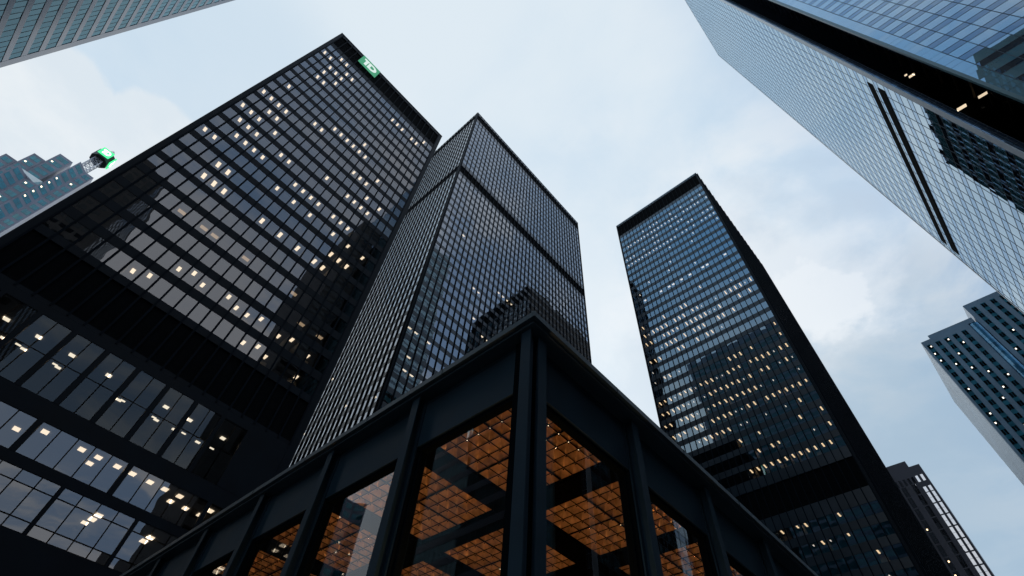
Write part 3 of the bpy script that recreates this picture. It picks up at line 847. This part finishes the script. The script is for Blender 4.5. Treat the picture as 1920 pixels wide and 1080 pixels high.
# ------------------------------------------------------------------ sky, sun, camera
def world():
    w = bpy.data.worlds.new('World'); bpy.context.scene.world = w; w.use_nodes = True
    nt = w.node_tree; nt.nodes.clear(); N = nt.nodes.new; L = nt.links.new
    out = N('ShaderNodeOutputWorld'); bg = N('ShaderNodeBackground'); bg.inputs['Strength'].default_value = .1
    L(bg.outputs[0], out.inputs[0])
    sky = N('ShaderNodeTexSky'); sky.sky_type = 'NISHITA'; sky.sun_disc = False
    sky.sun_elevation = math.radians(SUN_EL); sky.sun_rotation = math.radians(SUN_ROT)
    tc = N('ShaderNodeTexCoord'); D = tc.outputs['Generated']
    nrm = N('ShaderNodeVectorMath'); nrm.operation = 'NORMALIZE'; L(D, nrm.inputs[0]); D = nrm.outputs[0]
    sep = N('ShaderNodeSeparateXYZ'); L(D, sep.inputs[0])
    def math_(op, a, b=None, clamp=False):
        n = N('ShaderNodeMath'); n.operation = op; n.use_clamp = clamp
        for i, v in enumerate((a, b)):
            if v is None: continue
            if isinstance(v, (int, float)): n.inputs[i].default_value = v
            else: L(v, n.inputs[i])
        return n.outputs[0]
    zc = math_('MAXIMUM', sep.outputs['Z'], .12)
    dv = N('ShaderNodeVectorMath'); dv.operation = 'DIVIDE'; L(D, dv.inputs[0])
    cb = N('ShaderNodeCombineXYZ'); L(zc, cb.inputs[0]); L(zc, cb.inputs[1]); L(zc, cb.inputs[2]); L(cb.outputs[0], dv.inputs[1])
    P = dv.outputs[0]
    def noise(scale, detail, rough, off=(0, 0, 0), dist=0.0):
        mp = N('ShaderNodeMapping'); mp.inputs['Location'].default_value = off; L(P, mp.inputs['Vector'])
        n = N('ShaderNodeTexNoise'); n.inputs['Scale'].default_value = scale; n.inputs['Detail'].default_value = detail
        n.inputs['Roughness'].default_value = rough; n.inputs['Distortion'].default_value = dist
        L(mp.outputs[0], n.inputs['Vector']); return n.outputs['Fac']
    def smooth(v, lo, hi):
        m = N('ShaderNodeMapRange'); m.interpolation_type = 'SMOOTHSTEP'; m.inputs['From Min'].default_value = lo; m.inputs['From Max'].default_value = hi
        L(v, m.inputs['Value']); return m.outputs['Result']
    def mix(f, a, b, mode='MIX'):
        m = N('ShaderNodeMix'); m.data_type = 'RGBA'; m.blend_type = mode
        if isinstance(f, (int, float)): m.inputs[0].default_value = f
        else: L(f, m.inputs[0])
        for i, v in ((6, a), (7, b)):
            if isinstance(v, tuple): m.inputs[i].default_value = (*v, 1)
            else: L(v, m.inputs[i])
        return m.outputs[2]
    K = 10.0
    def c(r, g, b): return (r*K, g*K, b*K)
    # a thin bright overcast with bluer gaps
    blue = c(.63, .78, .915); white = c(.79, .885, .955); bright = c(.86, .925, .97)
    n1 = noise(1.1, 7, .52, (3.1, 1.7, 0), .3); n2 = noise(2.6, 8, .55, (7.3, 2.2, 0), .2)
    base = mix(smooth(n1, .38, .60), blue, white)
    base = mix(math_('MULTIPLY', smooth(n2, .48, .74), .7), base, bright)
    def toward(d):
        v = Vector(d).normalized(); n = N('ShaderNodeVectorMath'); n.operation = 'DOT_PRODUCT'; L(D, n.inputs[0]); n.inputs[1].default_value = v
        return n.outputs['Value']
    n3 = noise(4.2, 8, .58, (1, 5, 0)); n4 = noise(1.9, 8, .56, (2.2, 9.1, 0), .4)
    def blob(d, cosr, amp, soft):      # a heap of cloud round one direction with a ragged rim
        wob = math_('MULTIPLY', math_('SUBTRACT', n3, .5), amp)
        v = math_('ADD', toward(d), wob)
        return smooth(v, cosr-soft, cosr+soft)
    # west: grey-blue gaps between bright heaps, darker and bluer towards the horizon
    wst = smooth(toward((1.0, -.10, .80)), .84, .985)
    base = mix(math_('MULTIPLY', wst, smooth(n4, .56, .44)), base, c(.63, .74, .845))
    base = mix(math_('MULTIPLY', wst, smooth(n4, .50, .62)), base, c(.90, .945, .97))
    low = smooth(toward((1.0, -.12, .42)), .885, .995)
    base = mix(math_('MULTIPLY', low, .85), base, c(.36, .50, .63))
    heap = math_('MAXIMUM', blob((.715, .015, .70), .9978, .020, .0018), math_('MULTIPLY', blob((.655, .09, .75), .985, .10, .016), .75))
    heap = math_('MULTIPLY', heap, smooth(n2, .28, .50))
    base = mix(math_('MULTIPLY', heap, .9), base, c(.905, .955, .995))
    # south-east: a cumulus bank with a crisp edge, a blue gap beyond it
    gap = blob((-.155, .49, .78), .985, .02, .012)
    base = mix(math_('MULTIPLY', gap, .55), base, c(.58, .735, .875))
    cum = math_('MAXIMUM', math_('MAXIMUM', blob((-.3052, .6713, .6753), .9946, .006, .0005), blob((-.1955, .6475, .7365), .9972, .004, .0004)), blob((-.27, .75, .60), .985, .010, .001))
    base = mix(math_('MULTIPLY', cum, .92), base, mix(smooth(n3, .35, .7), c(.78, .86, .92), c(.89, .94, .97)))
    eastd = smooth(math_('ADD', math_('MULTIPLY', sep.outputs['X'], -1), math_('MULTIPLY', sep.outputs['Y'], -.6)), .08, .6)
    base = mix(eastd, base, mix(smooth(sep.outputs['Z'], .60, .84), mix(smooth(n2, .38, .66), c(.80, .93, 1.05), c(1.15, 1.18, 1.2)), mix(smooth(n2, .42, .7), c(.40, .80, 1.3), c(.75, 1.0, 1.28))))
    n5 = noise(1.7, 9, .60, (4.4, 3.3, 0), .5)
    north = smooth(math_('MULTIPLY', sep.outputs['Y'], -1), -.05, .55)
    base = mix(math_('MULTIPLY', north, .8), base, mix(smooth(n5, .43, .60), c(.24, .41, .70), c(.86, .86, .90)))
    hz = smooth(sep.outputs['Z'], .2, .62)
    base = mix(math_('MULTIPLY', math_('SUBTRACT', 1, hz), smooth(math_('MULTIPLY', sep.outputs['X'], -1), -.2, .3)), base, c(.74, .78, .81))
    fin = mix(.92, sky.outputs[0], base)
    L(fin, bg.inputs['Color'])

SUN_EL, SUN_AZ = 38, 40          # azimuth measured from +x towards +y: behind the towers
SUN_ROT = 90-SUN_AZ
world()
ld = bpy.data.lights.new('sun', 'SUN'); ld.energy = .6; ld.angle = math.radians(14); ld.color = (1, .95, .88)
lo = bpy.data.objects.new('sun', ld); C.objects.link(lo)
a, e = math.radians(SUN_AZ), math.radians(SUN_EL)
sd = Vector((math.cos(e)*math.cos(a), math.cos(e)*math.sin(a), math.sin(e)))
lo.rotation_euler = (-sd).to_track_quat('-Z', 'Y').to_euler(); lo.location = sd*500

cd = bpy.data.cameras.new('camera'); cam = bpy.data.objects.new('camera', cd); C.objects.link(cam)
cd.sensor_width = 36; cd.lens = 36*F_PX/1920; cd.clip_end = 6000; cd.clip_start = .05
r, dn, fw = (Vector(x) for x in ROT)
m = Matrix.Identity(4)
for i in range(3): m[i][0] = r[i]; m[i][1] = -dn[i]; m[i][2] = -fw[i]
m.translation = EYE
cam.matrix_world = m
sc = bpy.context.scene; sc.camera = cam
sc.view_settings.view_transform = 'Standard'; sc.view_settings.look = 'None'; sc.view_settings.exposure = 0; sc.view_settings.gamma = 1
sc.render.engine = 'CYCLES'; sc.cycles.use_denoising = True; sc.cycles.max_bounces = 8; sc.cycles.transparent_max_bounces = 16
sc.cycles.sample_clamp_indirect = 4; sc.cycles.caustics_reflective = False; sc.cycles.caustics_refractive = False
